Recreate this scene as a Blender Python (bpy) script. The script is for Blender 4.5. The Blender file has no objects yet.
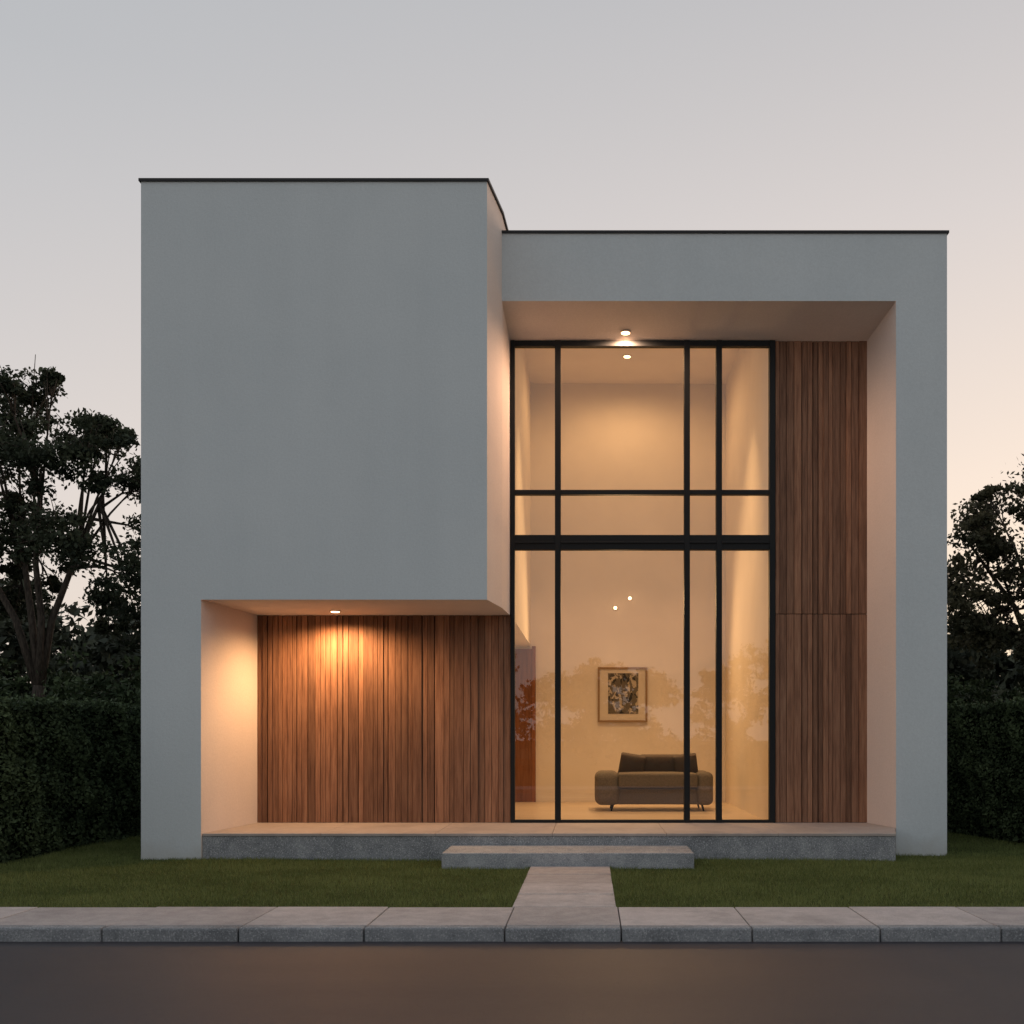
import bpy, bmesh, math, random
import numpy as np
from mathutils import Vector, Matrix
random.seed(7); rng=np.random.default_rng(7)
sc=bpy.context.scene
sc.view_settings.view_transform='Standard'
sc.view_settings.look='None'
sc.view_settings.exposure=0
COL=sc.collection

# ---------------------------------------------------------------- helpers
def empty(name,loc=(0,0,0)):
    o=bpy.data.objects.new(name,None); COL.objects.link(o); o.location=loc; o.empty_display_size=.2
    return o
def link(o,parent=None):
    COL.objects.link(o)
    if parent is not None:
        o.parent=parent
        o.matrix_parent_inverse=Matrix.Translation(-Vector(parent.location))
    return o
def mesh_obj(name,verts,faces,mat=None,parent=None,smooth=False,bevel=0,seg=2):
    me=bpy.data.meshes.new(name); me.from_pydata([tuple(v) for v in verts],[],faces); me.update()
    bm=bmesh.new(); bm.from_mesh(me); bmesh.ops.recalc_face_normals(bm,faces=bm.faces); bm.to_mesh(me); bm.free()
    if mat: me.materials.append(mat)
    o=bpy.data.objects.new(name,me); link(o,parent)
    if smooth:
        for p in me.polygons: p.use_smooth=True
    if bevel:
        m=o.modifiers.new('bevel','BEVEL'); m.width=bevel; m.segments=seg; m.limit_method='ANGLE'
    return o
BF=[(0,3,2,1),(4,5,6,7),(0,1,5,4),(1,2,6,5),(2,3,7,6),(3,0,4,7)]
def bv(x0,x1,y0,y1,z0,z1):
    return [(x0,y0,z0),(x1,y0,z0),(x1,y1,z0),(x0,y1,z0),(x0,y0,z1),(x1,y0,z1),(x1,y1,z1),(x0,y1,z1)]
def box(name,x0,x1,y0,y1,z0,z1,mat,parent=None,bevel=0,seg=2,smooth=False):
    return mesh_obj(name,bv(x0,x1,y0,y1,z0,z1),BF,mat,parent,bevel=bevel,seg=seg,smooth=smooth)
def boxes(name,lst,mat,parent=None,bevel=0,rnd=True):
    V=[];F=[];R=[]
    for b in lst:
        n=len(V); V+=bv(*b); F+=[tuple(i+n for i in f) for f in BF]; R+=[random.random()]*6
    me=bpy.data.meshes.new(name); me.from_pydata(V,[],F); me.update(); me.materials.append(mat)
    a=me.attributes.new('rnd','FLOAT','FACE'); a.data.foreach_set('value',R)
    o=bpy.data.objects.new(name,me); link(o,parent)
    if bevel:
        m=o.modifiers.new('bevel','BEVEL'); m.width=bevel; m.segments=2; m.limit_method='ANGLE'
    return o
def prism(name,plan,z0,z1,mat,parent=None,bevel=0):
    n=len(plan)
    V=[(x,y,z0) for x,y in plan]+[(x,y,z1) for x,y in plan]
    F=[tuple(range(n))[::-1],tuple(range(n,2*n))]+[(i,(i+1)%n,(i+1)%n+n,i+n) for i in range(n)]
    return mesh_obj(name,V,F,mat,parent,bevel=bevel)
def paint_faces(o,mat,test):
    o.data.materials.append(mat)
    for p in o.data.polygons:
        if test(p.normal): p.material_index=1
def fast_mesh(name,V,nper,rnd,mat,parent=None):
    V=np.asarray(V,dtype=np.float32).reshape(-1,3); nf=len(V)//nper
    me=bpy.data.meshes.new(name)
    me.vertices.add(len(V)); me.vertices.foreach_set('co',V.ravel())
    me.loops.add(len(V)); me.loops.foreach_set('vertex_index',np.arange(len(V),dtype=np.int32))
    me.polygons.add(nf); me.polygons.foreach_set('loop_start',np.arange(0,len(V),nper,dtype=np.int32))
    me.polygons.foreach_set('loop_total',np.full(nf,nper,dtype=np.int32))
    me.update(calc_edges=True)
    a=me.attributes.new('rnd','FLOAT','FACE'); a.data.foreach_set('value',np.asarray(rnd,dtype=np.float32))
    me.materials.append(mat)
    o=bpy.data.objects.new(name,me); link(o,parent); return o
def leaves(name,C,size,rnd,mat,parent=None,elong=1.0,wid=.55):
    C=np.asarray(C); n=len(C)
    u=rng.normal(size=(n,3)); u/=np.linalg.norm(u,axis=1)[:,None]
    w=rng.normal(size=(n,3)); v=np.cross(u,w); v/=np.linalg.norm(v,axis=1)[:,None]
    s=(size*rng.uniform(.6,1.3,n))[:,None]
    V=np.stack([C-u*s*elong,C+v*s*wid,C+u*s*elong,C-v*s*wid],axis=1)
    return fast_mesh(name,V,4,rnd,mat,parent)
def tubes(name,paths,mat,parent=None,sides=8):
    V=[];F=[]
    for pts,rad in paths:
        base=len(V)
        for i,p in enumerate(pts):
            p=Vector(p); a=Vector(pts[max(i-1,0)]); b=Vector(pts[min(i+1,len(pts)-1)])
            t=(b-a).normalized(); s=t.cross(Vector((.31,.9,.12))).normalized(); q=t.cross(s)
            for k in range(sides):
                an=2*math.pi*k/sides
                V.append(p+(s*math.cos(an)+q*math.sin(an))*rad[i])
        for i in range(len(pts)-1):
            for k in range(sides):
                F.append((base+i*sides+k,base+i*sides+(k+1)%sides,base+(i+1)*sides+(k+1)%sides,base+(i+1)*sides+k))
        F.append(tuple(base+k for k in range(sides))); F.append(tuple(base+(len(pts)-1)*sides+k for k in range(sides)))
    return mesh_obj(name,V,F,mat,parent,smooth=True)

# ---------------------------------------------------------------- materials
class M:
    def __init__(s,name,base=(.5,.5,.5),rough=.8,metal=0,spec=.3):
        s.m=bpy.data.materials.new(name); s.m.use_nodes=True; s.nt=s.m.node_tree
        s.b=s.nt.nodes['Principled BSDF']; s.b.inputs['Base Color'].default_value=(*base,1)
        s.b.inputs['Roughness'].default_value=rough; s.b.inputs['Metallic'].default_value=metal
        s.b.inputs['Specular IOR Level'].default_value=spec
        s.tc=s.n('ShaderNodeTexCoord')
    def n(s,t,**k):
        x=s.nt.nodes.new(t)
        for a,b in k.items(): setattr(x,a,b)
        return x
    def l(s,a,b): s.nt.links.new(a,b)
    def noise(s,scale,detail=4,vec=None,sc=(1,1,1),rough=.5,add=None):
        mp=s.n('ShaderNodeMapping'); mp.inputs['Scale'].default_value=sc
        s.l(vec or s.tc.outputs['Object'],mp.inputs['Vector'])
        if add is not None: s.l(add,mp.inputs['Location'])
        x=s.n('ShaderNodeTexNoise'); x.inputs['Scale'].default_value=scale; x.inputs['Detail'].default_value=detail
        x.inputs['Roughness'].default_value=rough
        s.l(mp.outputs[0],x.inputs['Vector']); return x.outputs['Fac']
    def ramp(s,fac,stops):
        r=s.n('ShaderNodeValToRGB'); e=r.color_ramp.elements
        while len(e)<len(stops): e.new(.5)
        for i,(p,c) in enumerate(stops):
            e[i].position=p; e[i].color=(*c,1) if len(c)==3 else c
        s.l(fac,r.inputs[0]); return r.outputs[0]
    def mix(s,fac,a,b,bt='MIX'):
        x=s.n('ShaderNodeMix',data_type='RGBA',blend_type=bt)
        for i,v in ((0,fac),(6,a),(7,b)):
            if hasattr(v,'links'): s.l(v,x.inputs[i])
            else: x.inputs[i].default_value=v if i==0 else (*v,1)
        return x.outputs[2]
    def math(s,op,a,b=0):
        x=s.n('ShaderNodeMath',operation=op)
        for i,v in ((0,a),(1,b)):
            if hasattr(v,'links'): s.l(v,x.inputs[i])
            else: x.inputs[i].default_value=v
        return x.outputs[0]
    def attr(s,name='rnd'):
        x=s.n('ShaderNodeAttribute'); x.attribute_name=name; return x.outputs['Fac']
    def bump(s,h,strength=.2,dist=.01):
        x=s.n('ShaderNodeBump'); x.inputs['Strength'].default_value=strength; x.inputs['Distance'].default_value=dist
        s.l(h,x.inputs['Height']); s.l(x.outputs[0],s.b.inputs['Normal'])
    def base(s,c): s.l(c,s.b.inputs['Base Color'])
def rgb3(a): return (a,a,a)

def stucco(name,a,b):
    k=M(name,a,.9,spec=.12)
    c1=k.ramp(k.noise(.6,6,rough=.6),[(.3,a),(.7,b)])
    c2=k.mix(k.ramp(k.noise(1.2,5,sc=(2.5,2.5,.25)),[(.35,rgb3(0)),(.75,rgb3(1))]),c1,(.97,.97,.97),'MULTIPLY')
    c2=k.mix(k.ramp(k.noise(45,5,rough=.7),[(.35,rgb3(1)),(.65,rgb3(0))]),c2,(.92,.92,.92),'MULTIPLY')
    sx=k.n('ShaderNodeSeparateXYZ'); k.l(k.tc.outputs['Object'],sx.inputs[0])
    zz=k.math('ADD',sx.outputs[2],k.math('MULTIPLY',k.noise(5,5),.35))
    c3=k.mix(k.ramp(zz,[(0.12,rgb3(.6)),(.38,rgb3(0))]),c2,(.46,.46,.43))
    k.base(c3)
    hn=k.math('ADD',k.noise(120,3),k.math('MULTIPLY',k.noise(22,4),.9)); k.bump(hn,.5,.005)
    return k.m
STUCCO=stucco('stucco',(.585,.645,.675),(.63,.685,.71))
REVEAL_LIT=stucco('stucco_reveal_lit',(.70,.62,.58),(.75,.67,.625))  # pinker stucco copy; warm lamp and sunset glow put into the colour

k=M('interior_plaster',(.80,.72,.60),.85,spec=.1)
k.base(k.ramp(k.noise(1.5,4),[(.3,(.78,.69,.57)),(.7,(.83,.74,.62))])); k.bump(k.noise(120,2),.1,.002); PLASTER=k.m
k=M('interior_floor',(.5,.4,.3),.35,spec=.4)
k.base(k.ramp(k.noise(3,5,sc=(1,6,1)),[(.3,(.50,.39,.27)),(.7,(.62,.50,.36))])); FLOOR=k.m
BLACK=M('black_metal',(.012,.014,.016),.6,.0,.2).m
TRIM=M('roof_trim_metal',(.02,.02,.022),.5).m

def woodmat(name,dark,mid,light,v0=.62,v1=1.12):
    k=M(name,mid,.6,spec=.2)
    a=k.attr(); cb=k.n('ShaderNodeCombineXYZ')
    k.l(k.math('MULTIPLY',a,37),cb.inputs[0]); k.l(k.math('MULTIPLY',a,91),cb.inputs[2])
    g=k.noise(3.0,9,sc=(9,9,.55),rough=.65,add=cb.outputs[0])
    g2=k.noise(9,6,sc=(14,14,.35),rough=.7,add=cb.outputs[0])
    c=k.ramp(k.math('ADD',k.math('MULTIPLY',g,.5),k.math('MULTIPLY',g2,.5)),[(.36,dark),(.5,mid),(.66,light)])
    v=k.ramp(a,[(0,rgb3(v0)),(.5,rgb3(.9)),(1,(v1,v1*.98,v1*.95))])
    k.base(k.mix(1.0,c,v,'MULTIPLY')); k.bump(g2,.4,.008); return k.m
WOOD=woodmat('cedar_board',(.115,.055,.034),(.27,.138,.084),(.40,.222,.138))
DOORW=woodmat('door_wood',(.15,.06,.025),(.26,.105,.045),(.32,.14,.065))

def stonemat(name,a,b,bs=.3,rough=.85,speck=0):
    k=M(name,a,rough,spec=.25)
    n1=k.noise(7,8,rough=.7); n2=k.noise(120,4,rough=.7)
    c=k.ramp(k.math('ADD',k.math('MULTIPLY',n1,.55),k.math('MULTIPLY',n2,.45)),[(.36,a),(.64,b)])
    v=k.ramp(k.attr(),[(0,rgb3(.84)),(1,rgb3(1.08))])
    c=k.mix(1.0,c,v,'MULTIPLY')
    c=k.mix(k.ramp(k.noise(1.3,6,rough=.7),[(.48,rgb3(0)),(.70,rgb3(.6))]),c,tuple(x*.6 for x in a))
    if speck:
        c=k.mix(k.ramp(k.noise(75,2,rough=.8),[(.56,rgb3(0)),(.62,rgb3(speck))]),c,(.62,.63,.65))
        c=k.mix(k.ramp(k.noise(60,2,rough=.8,sc=(1.3,1,1.1)),[(.36,rgb3(speck)),(.42,rgb3(0))]),c,(.06,.065,.07))
    k.base(c); k.bump(k.math('ADD',n2,n1),bs,.006); return k.m
SLAB=stonemat('paving_stone',(.35,.325,.32),(.54,.50,.485),.45,speck=.18)
KERB=stonemat('kerb_stone',(.17,.185,.20),(.33,.35,.365),.7,speck=.4)
PLINTH=stonemat('plinth_granite',(.20,.22,.24),(.42,.445,.465),.6,speck=.6)
PTOP=stonemat('porch_paving',(.42,.37,.34),(.54,.48,.44),.2,.6)

k=M('asphalt',(.05,.05,.05),.4,spec=.42)
n1=k.noise(170,3,rough=.75); n2=k.noise(.35,4,rough=.5,sc=(.5,1.6,1)); n3=k.noise(28,5)
c=k.ramp(n1,[(.35,(.016,.015,.019)),(.68,(.062,.057,.067))])
c=k.mix(k.ramp(n2,[(.35,rgb3(0)),(.7,rgb3(.25))]),c,(.024,.022,.027))
k.base(c)
k.l(k.ramp(n2,[(.3,rgb3(.36)),(.7,rgb3(.48))]),k.b.inputs['Roughness'])
k.bump(k.math('ADD',n1,k.math('MULTIPLY',n3,.4)),.75,.008); ASPH=k.m

k=M('soil_turf',(.03,.04,.015),.95,spec=.1)
k.base(k.ramp(k.noise(14,8,rough=.7),[(.35,(.03,.038,.014)),(.7,(.07,.09,.028))])); k.bump(k.noise(60,5),.8,.02); SOIL=k.m
def leafmat(name,a,b,tr=.2):
    k=M(name,a,.65,spec=.15)
    col=k.ramp(k.attr(),[(0,a),(1,b)]); k.base(col)
    if tr:
        t=k.n('ShaderNodeBsdfTranslucent'); k.l(col,t.inputs[0])
        mx=k.n('ShaderNodeMixShader'); mx.inputs[0].default_value=tr
        k.l(k.b.outputs[0],mx.inputs[1]); k.l(t.outputs[0],mx.inputs[2])
        out=[n for n in k.nt.nodes if n.type=='OUTPUT_MATERIAL'][0]; k.l(mx.outputs[0],out.inputs[0])
    return k.m
GRASS=leafmat('grass_blade',(.085,.115,.032),(.26,.30,.11))
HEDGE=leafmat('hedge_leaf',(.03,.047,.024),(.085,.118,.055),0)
LEAFD=leafmat('tree_leaf',(.024,.033,.022),(.080,.095,.055),.2)
LEAFR=leafmat('tree_leaf_warm',(.036,.040,.024),(.12,.110,.065),.25)
LEAFF=leafmat('distant_leaf',(.035,.043,.032),(.08,.09,.06),0)
k=M('bark',(.06,.05,.04),.9); k.base(k.ramp(k.noise(8,6,sc=(4,4,1)),[(.3,(.03,.025,.02)),(.7,(.10,.08,.065))])); k.bump(k.noise(20,5,sc=(3,3,.6)),.6,.03); BARK=k.m
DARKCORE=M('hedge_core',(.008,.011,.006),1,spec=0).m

k=M('window_glass'); nt=k.nt
tr=k.n('ShaderNodeBsdfTransparent'); gl=k.n('ShaderNodeBsdfGlossy'); gl.inputs['Roughness'].default_value=.0
tr.inputs[0].default_value=(.95,.93,.90,1)
fr=k.n('ShaderNodeFresnel'); fr.inputs[0].default_value=1.5
f=k.math('ADD',k.math('MULTIPLY',fr.outputs[0],1.2),.06)
mx=k.n('ShaderNodeMixShader'); k.l(f,mx.inputs[0]); k.l(tr.outputs[0],mx.inputs[1]); k.l(gl.outputs[0],mx.inputs[2])
out=[n for n in nt.nodes if n.type=='OUTPUT_MATERIAL'][0]; k.l(mx.outputs[0],out.inputs[0]); GLASS=k.m

def emat(name,col,st):
    m=bpy.data.materials.new(name); m.use_nodes=True; b=m.node_tree.nodes['Principled BSDF']
    b.inputs['Emission Color'].default_value=(*col,1); b.inputs['Emission Strength'].default_value=st; return m
GLOW=emat('lamp_glow',(1,.62,.30),9)
BRASS=M('lamp_ring',(.7,.6,.5),.4,.6).m

# ---------------------------------------------------------------- house
PZ=.27
H=empty('modern_house')
side=[(-1.144,0),(-1.04,.766),(-1.0025,1.53),(-1.0,9)]
o=prism('upper_volume_wall',[(-4.989,0)]+side+[(-4.989,9)],2.87,7.533,STUCCO,H)
paint_faces(o,REVEAL_LIT,lambda n:n.x>.7 or n.z<-.7)
o=prism('left_pier_wall',[(-4.989,0),(-4.322,0),(-4.173,1.53),(-4.173,9),(-4.989,9)],-.3,2.87,STUCCO,H)
paint_faces(o,REVEAL_LIT,lambda n:n.x>.7)
o=prism('right_pier_wall',[(3.617,.766),(4.22,.766),(4.22,9),(3.471,9),(3.471,1.53)],-.3,7.313,STUCCO,H)
paint_faces(o,REVEAL_LIT,lambda n:n.x<-.7)
pf=[(.766,6.498),(.766,7.313),(1.66,7.313),(1.66,6.30),(1.53,6.306)]
V=[(-1.045,y,z) for y,z in pf]+[(3.617,y,z) for y,z in pf]; n=5
o=mesh_obj('portal_beam',V,[tuple(range(n)),tuple(range(n,2*n))[::-1]]+[(i,i+n,(i+1)%n+n,(i+1)%n) for i in range(n)],STUCCO,H)
paint_faces(o,REVEAL_LIT,lambda n:n.z<-.7)
prism('roof_trim_upper',[(-5.01,-.02),(-1.125,-.02),(-1.018,.76),(-.98,1.53),(-.976,9.02),(-5.01,9.02)],7.515,7.545,TRIM,H)
prism('roof_trim_lower',[(-1.05,.746),(4.24,.746),(4.24,9.02),(-1.05,9.02)],7.296,7.325,TRIM,H)
box('rear_wall',-4.17,3.47,8.8,8.98,-.2,7.25,STUCCO,H)
plan=[(-4.318,.03),(3.405,.03),(3.612,.77),(3.462,1.56),(-4.168,1.56)]
prism('plinth',plan,-.3,PZ-.03,PLINTH,H,bevel=.006)
xs=[-4.315,-3.0,-1.72,-.42,.85,2.1,3.40]
for i,(a,b) in enumerate(zip(xs[:-1],xs[1:])):
    a1,b1=a+.002,b-.002
    if i==0: pl=[(a1,.018),(b1,.018),(b1,1.56),(-4.168,1.56)]
    elif i==5: pl=[(a1,.018),(3.403,.018),(3.61,.775),(3.462,1.56),(a1,1.56)]
    else: pl=[(a1,.018),(b1,.018),(b1,1.56),(a1,1.56)]
    prism('porch_paving_slab',pl,PZ-.0295,PZ,PTOP,H,bevel=.003)
box('left_backing_wall',-4.18,-.995,1.585,1.66,.1,2.9,BLACK,H)
box('right_backing_wall',2.318,3.48,1.585,1.66,.1,6.4,BLACK,H)
def boards(name,x0,x1,z0,z1,zsplit=None):
    lst=[]; x=x0
    while x<x1-.01:
        w=random.choice([.055,.066,.072,.085,.095,.12]); e=min(x+w,x1)
        if x1-e<.04: e=x1
        y=1.53+random.uniform(0,.016)
        gap=.005 if random.random()<.78 else .011
        if zsplit:
            lst.append((x+gap,e,y,1.59,z0,zsplit-.004)); lst.append((x+gap,e,y+random.uniform(-.002,.002),1.59,zsplit+.004,z1))
        else: lst.append((x+gap,e,y,1.59,z0,z1))
        x=e
    return boxes(name,lst,WOOD,H,bevel=.002)
boards('cedar_cladding_porch',-4.176,-.997,PZ+.003,2.869)
boards('cedar_cladding_tall',2.32,3.475,PZ+.003,6.31,2.885)
fy0,fy1=1.50,1.60
mull=[(-.992,-.942),(-.439,-.366),(1.178,1.250),(1.579,1.651),(2.245,2.317)]
fl=[]
zs=[(PZ+.0005,PZ+.036),(3.687,3.872),(4.378,4.436),(6.235,6.303)]
for a,b in mull: fl.append((a,b,fy0,fy1,PZ+.0003,6.304))
for (a,b),(c,d) in zip(mull[:-1],mull[1:]):
    for z0,z1 in zs: fl.append((b,c,fy0+.006,fy1-.006,z0,z1))
for (a,b),(c,d) in zip(mull[:-1],mull[1:]):
    fl.append((b+.001,c-.001,fy0-.012,fy0+.004,3.765,3.79))
boxes('window_frame',fl,BLACK,H,bevel=.003)
gl=[]
for (a,b),(c,d) in zip(mull[:-1],mull[1:]):
    for (z0,z1),(z2,z3) in zip(zs[:-1],zs[1:]):
        gl.append((b-.005,c+.005,z1-.005,z2+.005))
V=[];F=[]
for i,(x0,x1,z0,z1) in enumerate(gl):
    n=len(V); y=1.552+random.uniform(-.001,.001); t=random.uniform(-.0012,.0012)
    V+=[(x0,y,z0),(x1,y+t,z0),(x1,y+t,z1),(x0,y,z1)]; F.append((n,n+1,n+2,n+3))
mesh_obj('window_glass',V,F,GLASS,H)
# room
box('room_floor',-1.6,2.4,1.565,6.0,.12,PZ-.001,FLOOR,H)
box('room_back_wall',-1.6,2.4,5.91,6.05,.1,7.3,PLASTER,H)
box('room_right_wall',2.25,2.31,1.602,5.91,PZ-.001,7.25,PLASTER,H)
box('room_left_wall',-1.6,-1.5,1.662,5.91,PZ-.001,2.868,PLASTER,H)
box('room_left_upper_wall',-.998,-.985,1.61,5.91,2.86,7.25,PLASTER,H)
box('room_bulkhead',-1.5,-.999,1.662,5.91,2.85,2.868,PLASTER,H)
box('room_ceiling',-.985,2.25,1.66,5.91,7.2,7.26,PLASTER,H)
box('skirting',-.89,2.249,5.895,5.909,PZ,PZ+.07,PLASTER,H)
boxes('inner_door',[(-1.46,-.96,5.87,5.908,PZ,2.80)],DOORW,H,bevel=.004)
boxes('inner_door_frame',[(-.959,-.90,5.86,5.909,PZ,2.848)],DOORW,H,bevel=.004)
def cyl(name,x,y,z,r,h,mat,parent,seg=32,rot=(0,0,0)):
    bm=bmesh.new(); bmesh.ops.create_cone(bm,cap_ends=True,segments=seg,radius1=r,radius2=r,depth=h)
    me=bpy.data.meshes.new(name); bm.to_mesh(me); bm.free(); me.materials.append(mat)
    o=bpy.data.objects.new(name,me); o.location=(x,y,z); o.rotation_euler=rot; COL.objects.link(o); o.parent=parent
    o.matrix_parent_inverse=Matrix.Translation(-Vector(parent.location)); return o
def downlight(x,y,z,power,col,angle=150,blend=.5,r=.05,soft=.04,tilt=0,drop=.045):
    e=empty('recessed_downlight',(x,y,z))
    cyl('ring',x,y,z-.006,r*1.3,.012,BRASS,e); cyl('lens',x,y,z-.012,r,.012,GLOW,e)
    l=bpy.data.lights.new('downlight_lamp','SPOT'); l.energy=power; l.color=col; l.spot_size=math.radians(angle); l.spot_blend=blend; l.shadow_soft_size=soft
    o=bpy.data.objects.new('downlight_lamp',l); o.location=(x,y,z-drop); o.rotation_euler=(tilt,0,0); COL.objects.link(o); o.parent=e
    o.matrix_parent_inverse=Matrix.Translation(-Vector(e.location))
downlight(-3.08,1.06,2.87,225,(1,.55,.24),166,.7,soft=.03)
downlight(.44,1.36,6.352,230,(1,.58,.34),176,.5,soft=.01,drop=.024)
downlight(.57,4.6,7.2,90,(1,.60,.28),175,.6,r=.05)
for x,y,p in ((-.1,2.6,600),(1.35,2.6,600)):  # two added ceiling lamps, hidden behind the beam, to brighten the back wall
    downlight(x,y,7.2,p,(1,.62,.29),62,1,r=.06,tilt=math.radians(10))
for x,z in ((.42,3.48),(.66,3.64)):
    e=empty('wall_spotlight',(x,5.9,z))
    cyl('mount',x,5.895,z,.034,.03,BRASS,e,rot=(math.pi/2,0,0)); cyl('lens',x,5.872,z,.024,.02,GLOW,e,rot=(math.pi/2,0,0))
    l=bpy.data.lights.new('spot_lamp','SPOT'); l.energy=95; l.color=(1,.62,.30); l.spot_size=math.radians(150); l.spot_blend=.7; l.shadow_soft_size=.02
    o=bpy.data.objects.new('spot_lamp',l); o.location=(x,5.84,z); COL.objects.link(o); o.parent=e
    o.rotation_euler=Vector((0,-1,-.45)).to_track_quat('-Z','Y').to_euler()
    o.matrix_parent_inverse=Matrix.Translation(-Vector(e.location))

# ---------------------------------------------------------------- picture
P=empty('framed_picture',(.54,5.9,2.04))
px0,px1,pz0,pz1=.13,.95,1.59,2.50; t=.032
FR=M('frame_wood',(.30,.19,.10),.5).m
boxes('frame',[(px0,px1,5.865,5.908,pz1-t,pz1),(px0,px1,5.865,5.908,pz0,pz0+t),(px0,px0+t,5.866,5.908,pz0+t,pz1-t),(px1-t,px1,5.866,5.908,pz0+t,pz1-t)],FR,P,bevel=.003)
box('mat_board',px0+t,px1-t,5.885,5.905,pz0+t,pz1-t,M('mat_paper',(.68,.60,.49),.9).m,P)
k=M('print_art',(.3,.3,.3),.8)
g=k.noise(3.2,5,sc=(1,1,1.3),rough=.55); g2=k.noise(9,3,sc=(1.6,1,.7))
k.base(k.mix(k.ramp(g2,[(.47,rgb3(0)),(.5,rgb3(1))]),k.ramp(g,[(.44,(.03,.03,.03)),(.47,(.45,.38,.28)),(.55,(.5,.43,.33)),(.57,(.08,.07,.06))]),(.14,.12,.09)))
box('print',px0+.17,px1-.15,5.878,5.884,pz0+.14,pz1-.10,k.m,P)

# ---------------------------------------------------------------- sofa
sz=PZ-.001
S=empty('sofa',(.95,4.0,sz))
k=M('sofa_fabric',(.2,.17,.14),.9); k.base(k.ramp(k.noise(60,4),[(.3,(.125,.105,.088)),(.7,(.175,.15,.125))])); k.bump(k.noise(250,2),.3,.002); FAB=k.m
CUS=M('cushion_fabric',(.10,.078,.068),.9).m
def cushion(name,c,d,mat,rot=(0,0,0),puff=.25):
    bm=bmesh.new(); bmesh.ops.create_cube(bm,size=1)
    bmesh.ops.subdivide_edges(bm,edges=bm.edges,cuts=5,use_grid_fill=True)
    for v in bm.verts:
        x,y,z=v.co*2
        f=(1-abs(x)**4)*(1-abs(y)**4) if d[2]<=min(d[0],d[1]) else (1-abs(x)**4)*(1-abs(z)**4)
        if d[2]<=min(d[0],d[1]): z*=(1-puff)+puff*f
        else: y*=(1-puff)+puff*f
        v.co=Vector((x*d[0]/2,y*d[1]/2,z*d[2]/2))
    me=bpy.data.meshes.new(name); bm.to_mesh(me); bm.free(); me.materials.append(mat)
    for p in me.polygons: p.use_smooth=True
    o=bpy.data.objects.new(name,me); o.location=c; o.rotation_euler=rot; COL.objects.link(o); o.parent=S; o.matrix_parent_inverse=Matrix.Translation(-Vector(S.location))
    b=o.modifiers.new('b','BEVEL'); b.width=.03; b.segments=3; b.limit_method='ANGLE'; b.angle_limit=math.radians(50)
    o.modifiers.new('s','SUBSURF').render_levels=1
def rbox(name,x0,x1,y0,y1,z0,z1,r,mat):
    box(name,x0,x1,y0,y1,z0,z1,mat,S,bevel=r,seg=6,smooth=True)
rbox('base',.30,1.62,3.60,4.45,sz+.10,sz+.34,.03,FAB)
cushion('seat_cushion',(.98,3.94,sz+.45),(1.14,.88,.23),FAB,puff=.10)
rbox('arm_left',.07,.43,3.54,4.46,sz+.09,sz+.57,.10,FAB)
rbox('arm_right',1.54,1.78,3.54,4.46,sz+.09,sz+.57,.08,FAB)
rbox('backrest',.42,1.56,4.22,4.46,sz+.30,sz+.62,.09,FAB)
cushion('back_cushion_1',(.62,4.02,sz+.66),(.36,.18,.32),CUS,(.25,.16,.05))
cushion('back_cushion_2',(1.05,4.08,sz+.66),(.60,.18,.30),CUS,(.25,0,-.03))
cushion('back_cushion_3',(1.42,4.0,sz+.66),(.34,.16,.32),CUS,(.3,-.12,-.1))
tubes('legs',[([(x,y,sz+.12),(x+dx,y,sz)],[.018,.012]) for x,y,dx in ((.34,3.68,-.03),(1.62,3.68,.03),(.34,4.36,-.03),(1.62,4.36,.03))],BLACK,S)

# ---------------------------------------------------------------- ground, road, pavement
def sheet(name,x0,x1,y0,y1,z,mat):
    return mesh_obj(name,[(x0,y0,z),(x1,y0,z),(x1,y1,z),(x0,y1,z)],[(0,1,2,3)],mat)
sheet('ground',-400,400,-400,400,-.16,SOIL)
sheet('road',-120,120,-12.6,-4.40,-.092,ASPH)
def jit(a): return a+random.uniform(-.0015,.0015)
pj=[-3.43,-2.47,-1.59,-.60,.22,1.14,2.04,2.89]
x=-3.43; pre=[]
for i in range(16): x-=.93; pre.append(x)
x=2.89; post=[]
for i in range(18): x+=.93; post.append(x)
kx=pre[::-1]+pj+post
lst=[]
for a,b in zip(kx[:-1],kx[1:]):
    lst.append((a+.004,b-.004,-4.288,-3.46,-.1,random.uniform(-.003,.003)))
boxes('sidewalk',lst,SLAB,bevel=.006)
boxes('kerb',[(a+.004,b-.004,-4.42+random.uniform(-.003,.003),-4.297,-.15,.004+random.uniform(-.003,.003)) for a,b in zip(kx[:-1],kx[1:])],KERB,bevel=.014)
boxes('sidewalk',[(a+.004,a+.936,-14.4,-12.75,-.1,random.uniform(-.003,.003)) for a in [-15+.94*i for i in range(33)]],SLAB,bevel=.005)
boxes('kerb',[(a+.004,a+.936,-12.74,-12.6,-.15,random.uniform(-.003,.003)) for a in [-15+.94*i for i in range(33)]],KERB,bevel=.012)
ys=[-3.452,-2.78,-2.12,-1.45,-.81]
boxes('garden_path',[(-.615+jit(0),.205+jit(0),a+.005,b-.005,-.1,.004+random.uniform(-.002,.002)) for a,b in zip(ys[:-1],ys[1:])],SLAB,bevel=.006)
boxes('entrance_step',[(-1.54,1.08,-.80,.02,-.1,.139)],PLINTH,bevel=.008)

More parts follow.
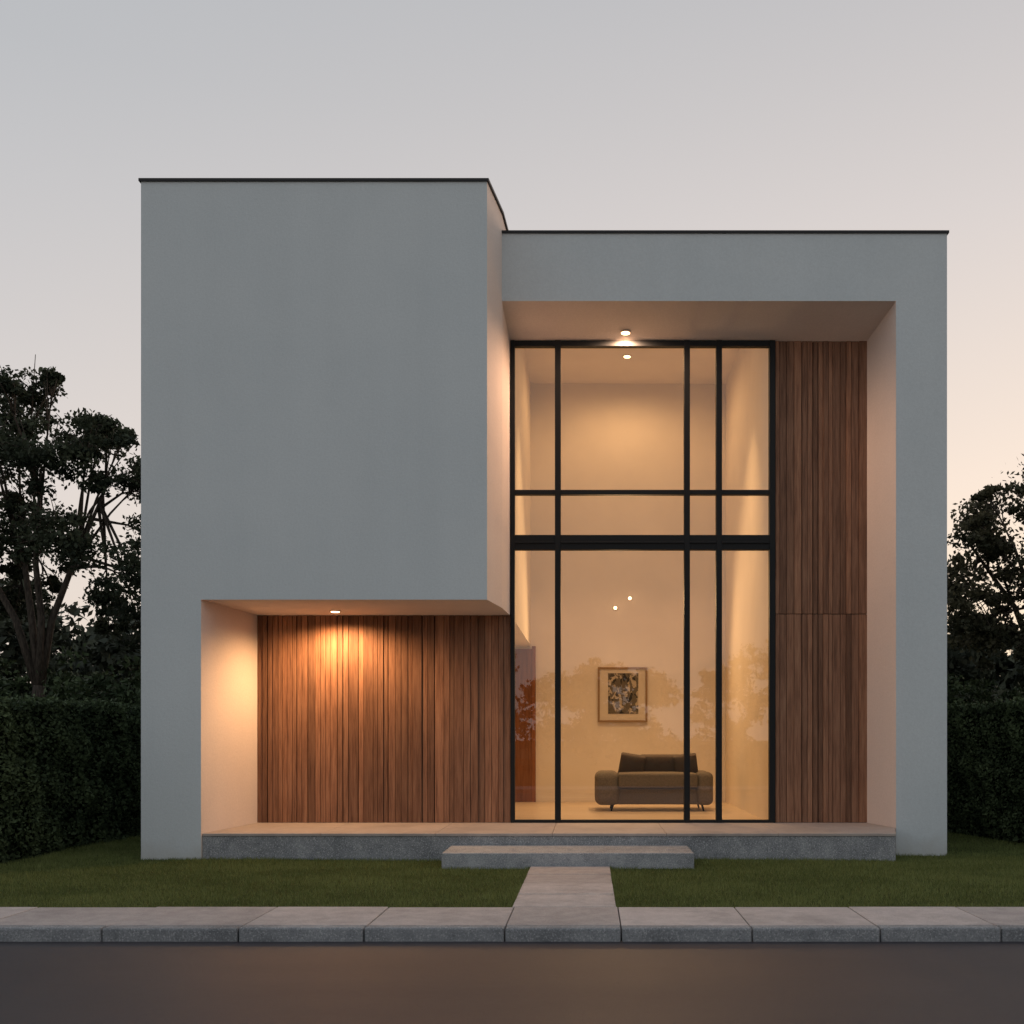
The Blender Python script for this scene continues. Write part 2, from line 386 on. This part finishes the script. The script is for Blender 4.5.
# lawn
def gz(x,y):
    return -.026+.008*np.sin(x*1.3+.5)*np.cos(y*1.7)-.035*np.clip((x-3.2)/.5,0,1)*np.clip((y+1)/1.5,0,1)
nx,ny=120,60; X=np.linspace(-14,14,nx); Y=np.linspace(-3.455,12,ny)
V=[(x,y,float(gz(x,y))) for y in Y for x in X]
F=[(j*nx+i,j*nx+i+1,(j+1)*nx+i+1,(j+1)*nx+i) for j in range(ny-1) for i in range(nx-1)]
L=empty('lawn')
mesh_obj('turf',V,F,SOIL,L,smooth=True)
def grass(n,x0,x1,y0,y1):
    x=rng.uniform(x0,x1,n); y=rng.uniform(y0,y1,n)
    m=~((x>-.625)&(x<.215)&(y<-.78)) & ~((x>-1.55)&(x<1.09)&(y>-.81)) & ~((x>-5.0)&(x<3.41)&(y>.015)) & ~((x>3.40)&(x<4.23)&(y>.76))
    return x[m],y[m]
x1_,y1_=grass(215000,-6.3,6.0,-3.45,.75)
x2_,y2_=grass(22000,-7,-4.99,.75,3.5); x3_,y3_=grass(18000,4.22,6.3,.75,4)
# longer untrimmed fringe along the pavement and path edges
xf=rng.uniform(-6.3,6,7000); yf=-3.455+np.abs(rng.normal(0,.018,7000)); mf=~((xf>-.63)&(xf<.22)); xf,yf=xf[mf],yf[mf]
xp=np.where(rng.random(2500)<.5,-.618-np.abs(rng.normal(0,.012,2500)),.208+np.abs(rng.normal(0,.012,2500))); yp=rng.uniform(-3.45,-.8,2500)
x=np.concatenate([x1_,x2_,x3_,xf,xp]); y=np.concatenate([y1_,y2_,y3_,yf,yp]); n=len(x)
pat=.5+.5*np.sin(x*2.1+np.sin(y*3.3)*1.4)*np.sin(y*2.6+np.sin(x*1.7))
pat=.6*pat+.4*(.5+.5*np.sin(x*7.3+2*np.sin(y*5.1))*np.sin(y*9.7+1.5*np.sin(x*4.2)))
h=rng.uniform(.022,.05,n)*(.7+.55*pat); z=gz(x,y)-.004
an=rng.uniform(0,6.283,n); w=rng.uniform(.002,.0042,n); lx_=rng.normal(0,.014,n); ly=rng.normal(0,.014,n)
Vg=np.stack([np.stack([x-np.cos(an)*w,y-np.sin(an)*w,z],1),np.stack([x+np.cos(an)*w,y+np.sin(an)*w,z],1),np.stack([x+lx_,y+ly,z+h],1)],axis=1)
fast_mesh('grass_blades',Vg,3,np.clip(.15+.5*pat+rng.normal(0,.22,n),0,1),GRASS,L)

# ---------------------------------------------------------------- hedges
def hedge(name,p0,p1,th,h,n):
    e=empty(name,(p0[0],p0[1],0))
    a=Vector((*p0,0)); b=Vector((*p1,0)); d=(b-a); Ln=d.length; d.normalize(); q=Vector((-d.y,d.x,0))
    def W(u,v,z): p=a+d*u+q*v; return (p.x,p.y,z)
    i=.10
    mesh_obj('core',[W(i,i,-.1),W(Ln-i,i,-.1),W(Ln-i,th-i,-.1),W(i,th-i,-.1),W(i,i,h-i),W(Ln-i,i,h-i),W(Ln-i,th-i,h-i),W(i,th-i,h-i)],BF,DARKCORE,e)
    areas=np.array([Ln*h,Ln*h*.5,th*h,th*h,Ln*th]); ks=rng.choice(5,n,p=areas/areas.sum())
    u=rng.uniform(0,Ln,n); v=rng.uniform(0,th,n); z=rng.uniform(-.05,h,n)
    v=np.where(ks==0,0,v); v=np.where(ks==1,th,v); u=np.where(ks==2,0,u); u=np.where(ks==3,Ln,u); z=np.where(ks==4,h,z)
    bumpy=.035*np.sin(u*5+z*3)+.03*np.sin(u*13+1.2*np.sin(z*9))+.03*np.sin(z*11+u*2)
    dep=np.abs(rng.normal(0,.04,n))-bumpy*.9
    v=np.where(ks==0,v+dep,v); v=np.where(ks==1,v-dep,v); u=np.where(ks==2,u+dep,u); u=np.where(ks==3,u-dep,u)
    z=np.where(ks==4,z-dep*.8+(rng.random(n)<.04)*rng.uniform(0,.09,n),z)
    C=np.stack([a.x+d.x*u+q.x*v,a.y+d.y*u+q.y*v,z],1)
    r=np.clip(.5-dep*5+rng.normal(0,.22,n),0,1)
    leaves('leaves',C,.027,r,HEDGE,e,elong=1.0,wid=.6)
hedge('hedge',(-6.6,-2.2),(-5.95,4.5),1.2,1.76,80000)
hedge('hedge.001',(4.75,5.2),(6.4,-.3),1.1,1.80,75000)

# ---------------------------------------------------------------- trees
def clump_points(c,R,n,sub=14,squash=.8,spread=.75):
    pts=[];rn=[]
    for i in range(sub):
        d=rng.normal(size=3); d/=np.linalg.norm(d); rr=R*rng.uniform(.3,1.05)
        s=np.array(c)+d*rr*np.array([1,1,squash]); sr=R*rng.uniform(.12,.40)
        m=int(n/sub); p=rng.normal(size=(m,3))*sr*spread*np.array([1,1,.5])+s
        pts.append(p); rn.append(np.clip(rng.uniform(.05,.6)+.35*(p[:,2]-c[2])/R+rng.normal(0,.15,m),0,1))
    return np.concatenate(pts),np.concatenate(rn)
def tree(name,x,y,fork,clumps,leafmat,nleaf=900,size=.065,r0=.16,extra=10,yj=1.0,stems=4):
    e=empty(name,(x,y,-.05)); paths=[]; PT=[];RN=[]
    base=Vector((x,y,-.1)); fk=Vector((x+.1,y,fork))
    paths.append(([base,base.lerp(fk,.4)+Vector((-.06,0,0)),fk],[r0*1.25,r0,r0*.85]))
    cl=list(clumps)
    for i in range(extra):
        c=random.choice(clumps); a=random.uniform(0,6.28)
        cl.append((c[0]+math.cos(a)*c[2]*.9,c[1]+math.sin(a)*c[2]*.9,c[2]*.4))
    zc=sum(c[1] for c in clumps)/len(clumps); xl=[c[0] for c in clumps]
    st=[]
    for i in range(stems):
        t=(i+.5)/stems; top=Vector((min(xl)+(max(xl)-min(xl))*t*.9,y+random.uniform(-.6,.6),zc+.6))
        mid=fk.lerp(top,.5)+Vector((random.uniform(-.15,.15),0,.25)); st.append((mid,top))
        paths.append(([fk-Vector((0,0,.15)),fk.lerp(mid,.5)+Vector((random.uniform(-.08,.08),0,.1)),mid,top],[r0*.62,r0*.5,r0*.4,r0*.15]))
    for i,(cx,cz,R) in enumerate(cl):
        c=Vector((cx,y+random.uniform(-yj,yj),cz))
        mid,top=min(st,key=lambda s:(s[1]-c).length)
        s0=mid.lerp(top,random.uniform(0,.9)) if i%3 else mid
        m1=s0.lerp(c,.5)+Vector((0,0,.12)); rr=r0*.26
        paths.append(([s0,m1,c],[rr,rr*.6,rr*.25]))
        for _ in range(8):
            d=Vector((random.gauss(0,1),random.gauss(0,1),random.gauss(.3,.8))).normalized()*R*.95
            q=m1.lerp(c,random.uniform(.3,1)); paths.append(([q,q.lerp(c+d,.5)+Vector((0,0,.05)),c+d],[rr*.4,rr*.25,.006]))
        p,r=clump_points(c,R,int(nleaf*max(R,.3)),sub=max(8,int(24*R))); PT.append(p); RN.append(r)
    tubes('trunk_and_limbs',paths,BARK,e,6)
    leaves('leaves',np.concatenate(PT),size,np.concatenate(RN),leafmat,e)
tree('broadleaf_tree',-10.3,8,2.3,[(-10.35,7.85,.6),(-11.1,7.6,.8),(-9.7,7.25,.65),(-9.05,6.6,.55),(-8.30,6.0,.65),(-8.30,5.1,.8),(-9.8,6.3,.85),(-10.75,6.5,.9),(-11.85,6.6,1.1),(-10.4,5.2,.9),(-9.35,4.8,.85),(-11.5,5,1.1),(-8.0,4.1,.85),(-9.2,3.9,.5),(-10.9,4.0,.6),(-12.6,5.6,1.1),(-8.3,3.4,.6)],LEAFD,2300,.050,.13,20)
tree('broadleaf_tree.001',8.4,8,2.0,[(7.15,5.2,.5),(7.7,5.5,.6),(8.45,5.85,.8),(7.0,4.35,.6),(7.8,4.4,.9),(8.8,4.6,1.),(7.25,3.3,.8),(8.3,3.3,.9),(9.5,5.1,1.1),(9.6,3.8,1.1),(6.8,3.6,.6)],LEAFR,2400,.050,.12,14)
def mass(name,x0,x1,y0,y1,hf,ncl,nleaf,R,size,mat):
    PT=[];RN=[]
    for i in range(ncl):
        x=random.uniform(x0,x1); y=random.uniform(y0,y1); top=hf(x)
        z=top*(random.random()**.6)-R*.5; z=max(z,.3)
        p,r=clump_points((x,y,z),R*random.uniform(.6,1.2),nleaf,sub=8); PT.append(p); RN.append(r)
    return leaves(name,np.concatenate(PT),size,np.concatenate(RN),mat)
mass('shrubs',-13.5,-7.2,7.2,10,lambda x:3.0+.4*math.sin(x*2),75,600,.7,.055,HEDGE)
mass('shrubs.001',5.6,11.5,7.5,10,lambda x:2.7+.3*math.sin(x*2),60,600,.7,.055,HEDGE)
mass('distant_trees',-36,-9,20,27,lambda x:6.0+1.2*math.sin(x*.9)+.6*math.sin(x*2.3),150,380,1.5,.17,LEAFF)
mass('distant_trees.001',9,36,20,27,lambda x:5.5+1.0*math.sin(x*.8),140,380,1.5,.17,LEAFF)
mass('distant_trees.002',-36,40,-36,-31,lambda x:4.7+.5*math.sin(x*1.1)+.35*math.sin(x*2.9+1)+(1.0 if x>6 else 0),420,300,1.0,.12,LEAFF)

# ---------------------------------------------------------------- sky
w=bpy.data.worlds.new('World'); sc.world=w; w.use_nodes=True; nt=w.node_tree
bg=nt.nodes['Background']; N=nt.nodes.new; Lk=nt.links.new
tc=N('ShaderNodeTexCoord'); sp=N('ShaderNodeSeparateXYZ'); Lk(tc.outputs['Generated'],sp.inputs[0])
dt=N('ShaderNodeVectorMath'); dt.operation='DOT_PRODUCT'; Lk(tc.outputs['Generated'],dt.inputs[0]); dt.inputs[1].default_value=(.80,.60,0)
mr=N('ShaderNodeMapRange'); mr.interpolation_type='SMOOTHSTEP'; Lk(dt.outputs['Value'],mr.inputs[0]); mr.inputs[1].default_value=-.35; mr.inputs[2].default_value=1.0
def wr(st):
    r=N('ShaderNodeValToRGB'); e=r.color_ramp.elements
    while len(e)<len(st): e.new(.5)
    for i,(p,c) in enumerate(st): e[i].position=p; e[i].color=(*c,1)
    Lk(sp.outputs[2],r.inputs[0]); return r.outputs[0]
cool=wr([(0,(.78,.68,.65)),(.2,(.68,.65,.655)),(.5,(.475,.50,.53)),(1,(.40,.44,.49))])
warm=wr([(0,(1.05,.82,.60)),(.22,(.97,.79,.665)),(.42,(.74,.665,.635)),(.6,(.54,.525,.535)),(1,(.40,.43,.48))])
mx=N('ShaderNodeMix'); mx.data_type='RGBA'; Lk(mr.outputs[0],mx.inputs[0]); Lk(cool,mx.inputs[6]); Lk(warm,mx.inputs[7])
sky=N('ShaderNodeTexSky'); sky.sky_type='NISHITA'; sky.sun_disc=False; sky.sun_elevation=math.radians(3); sky.sun_rotation=math.radians(53)
ml=N('ShaderNodeMix'); ml.data_type='RGBA'; ml.blend_type='ADD'; ml.inputs[0].default_value=.03
Lk(mx.outputs[2],ml.inputs[6]); Lk(sky.outputs[0],ml.inputs[7]); Lk(ml.outputs[2],bg.inputs[0]); bg.inputs[1].default_value=.94
sl=bpy.data.lights.new('sun','SUN'); sl.energy=.5; sl.angle=math.radians(20); sl.color=(1,.66,.50)
so=bpy.data.objects.new('sun',sl); COL.objects.link(so)
sd=Vector((.80*math.cos(math.radians(4)),.60*math.cos(math.radians(4)),math.sin(math.radians(4))))
so.rotation_euler=(-sd).to_track_quat('-Z','Y').to_euler()

# ---------------------------------------------------------------- camera
cd=bpy.data.cameras.new('camera'); cam=bpy.data.objects.new('camera',cd); COL.objects.link(cam)
cam.location=(0,-12,1.344); cam.rotation_euler=(math.radians(90),0,0)
cd.sensor_width=36; cd.lens=37.97; cd.shift_x=-78/1024; cd.shift_y=225/1024; cd.clip_end=1500; cd.clip_start=.05
sc.camera=cam
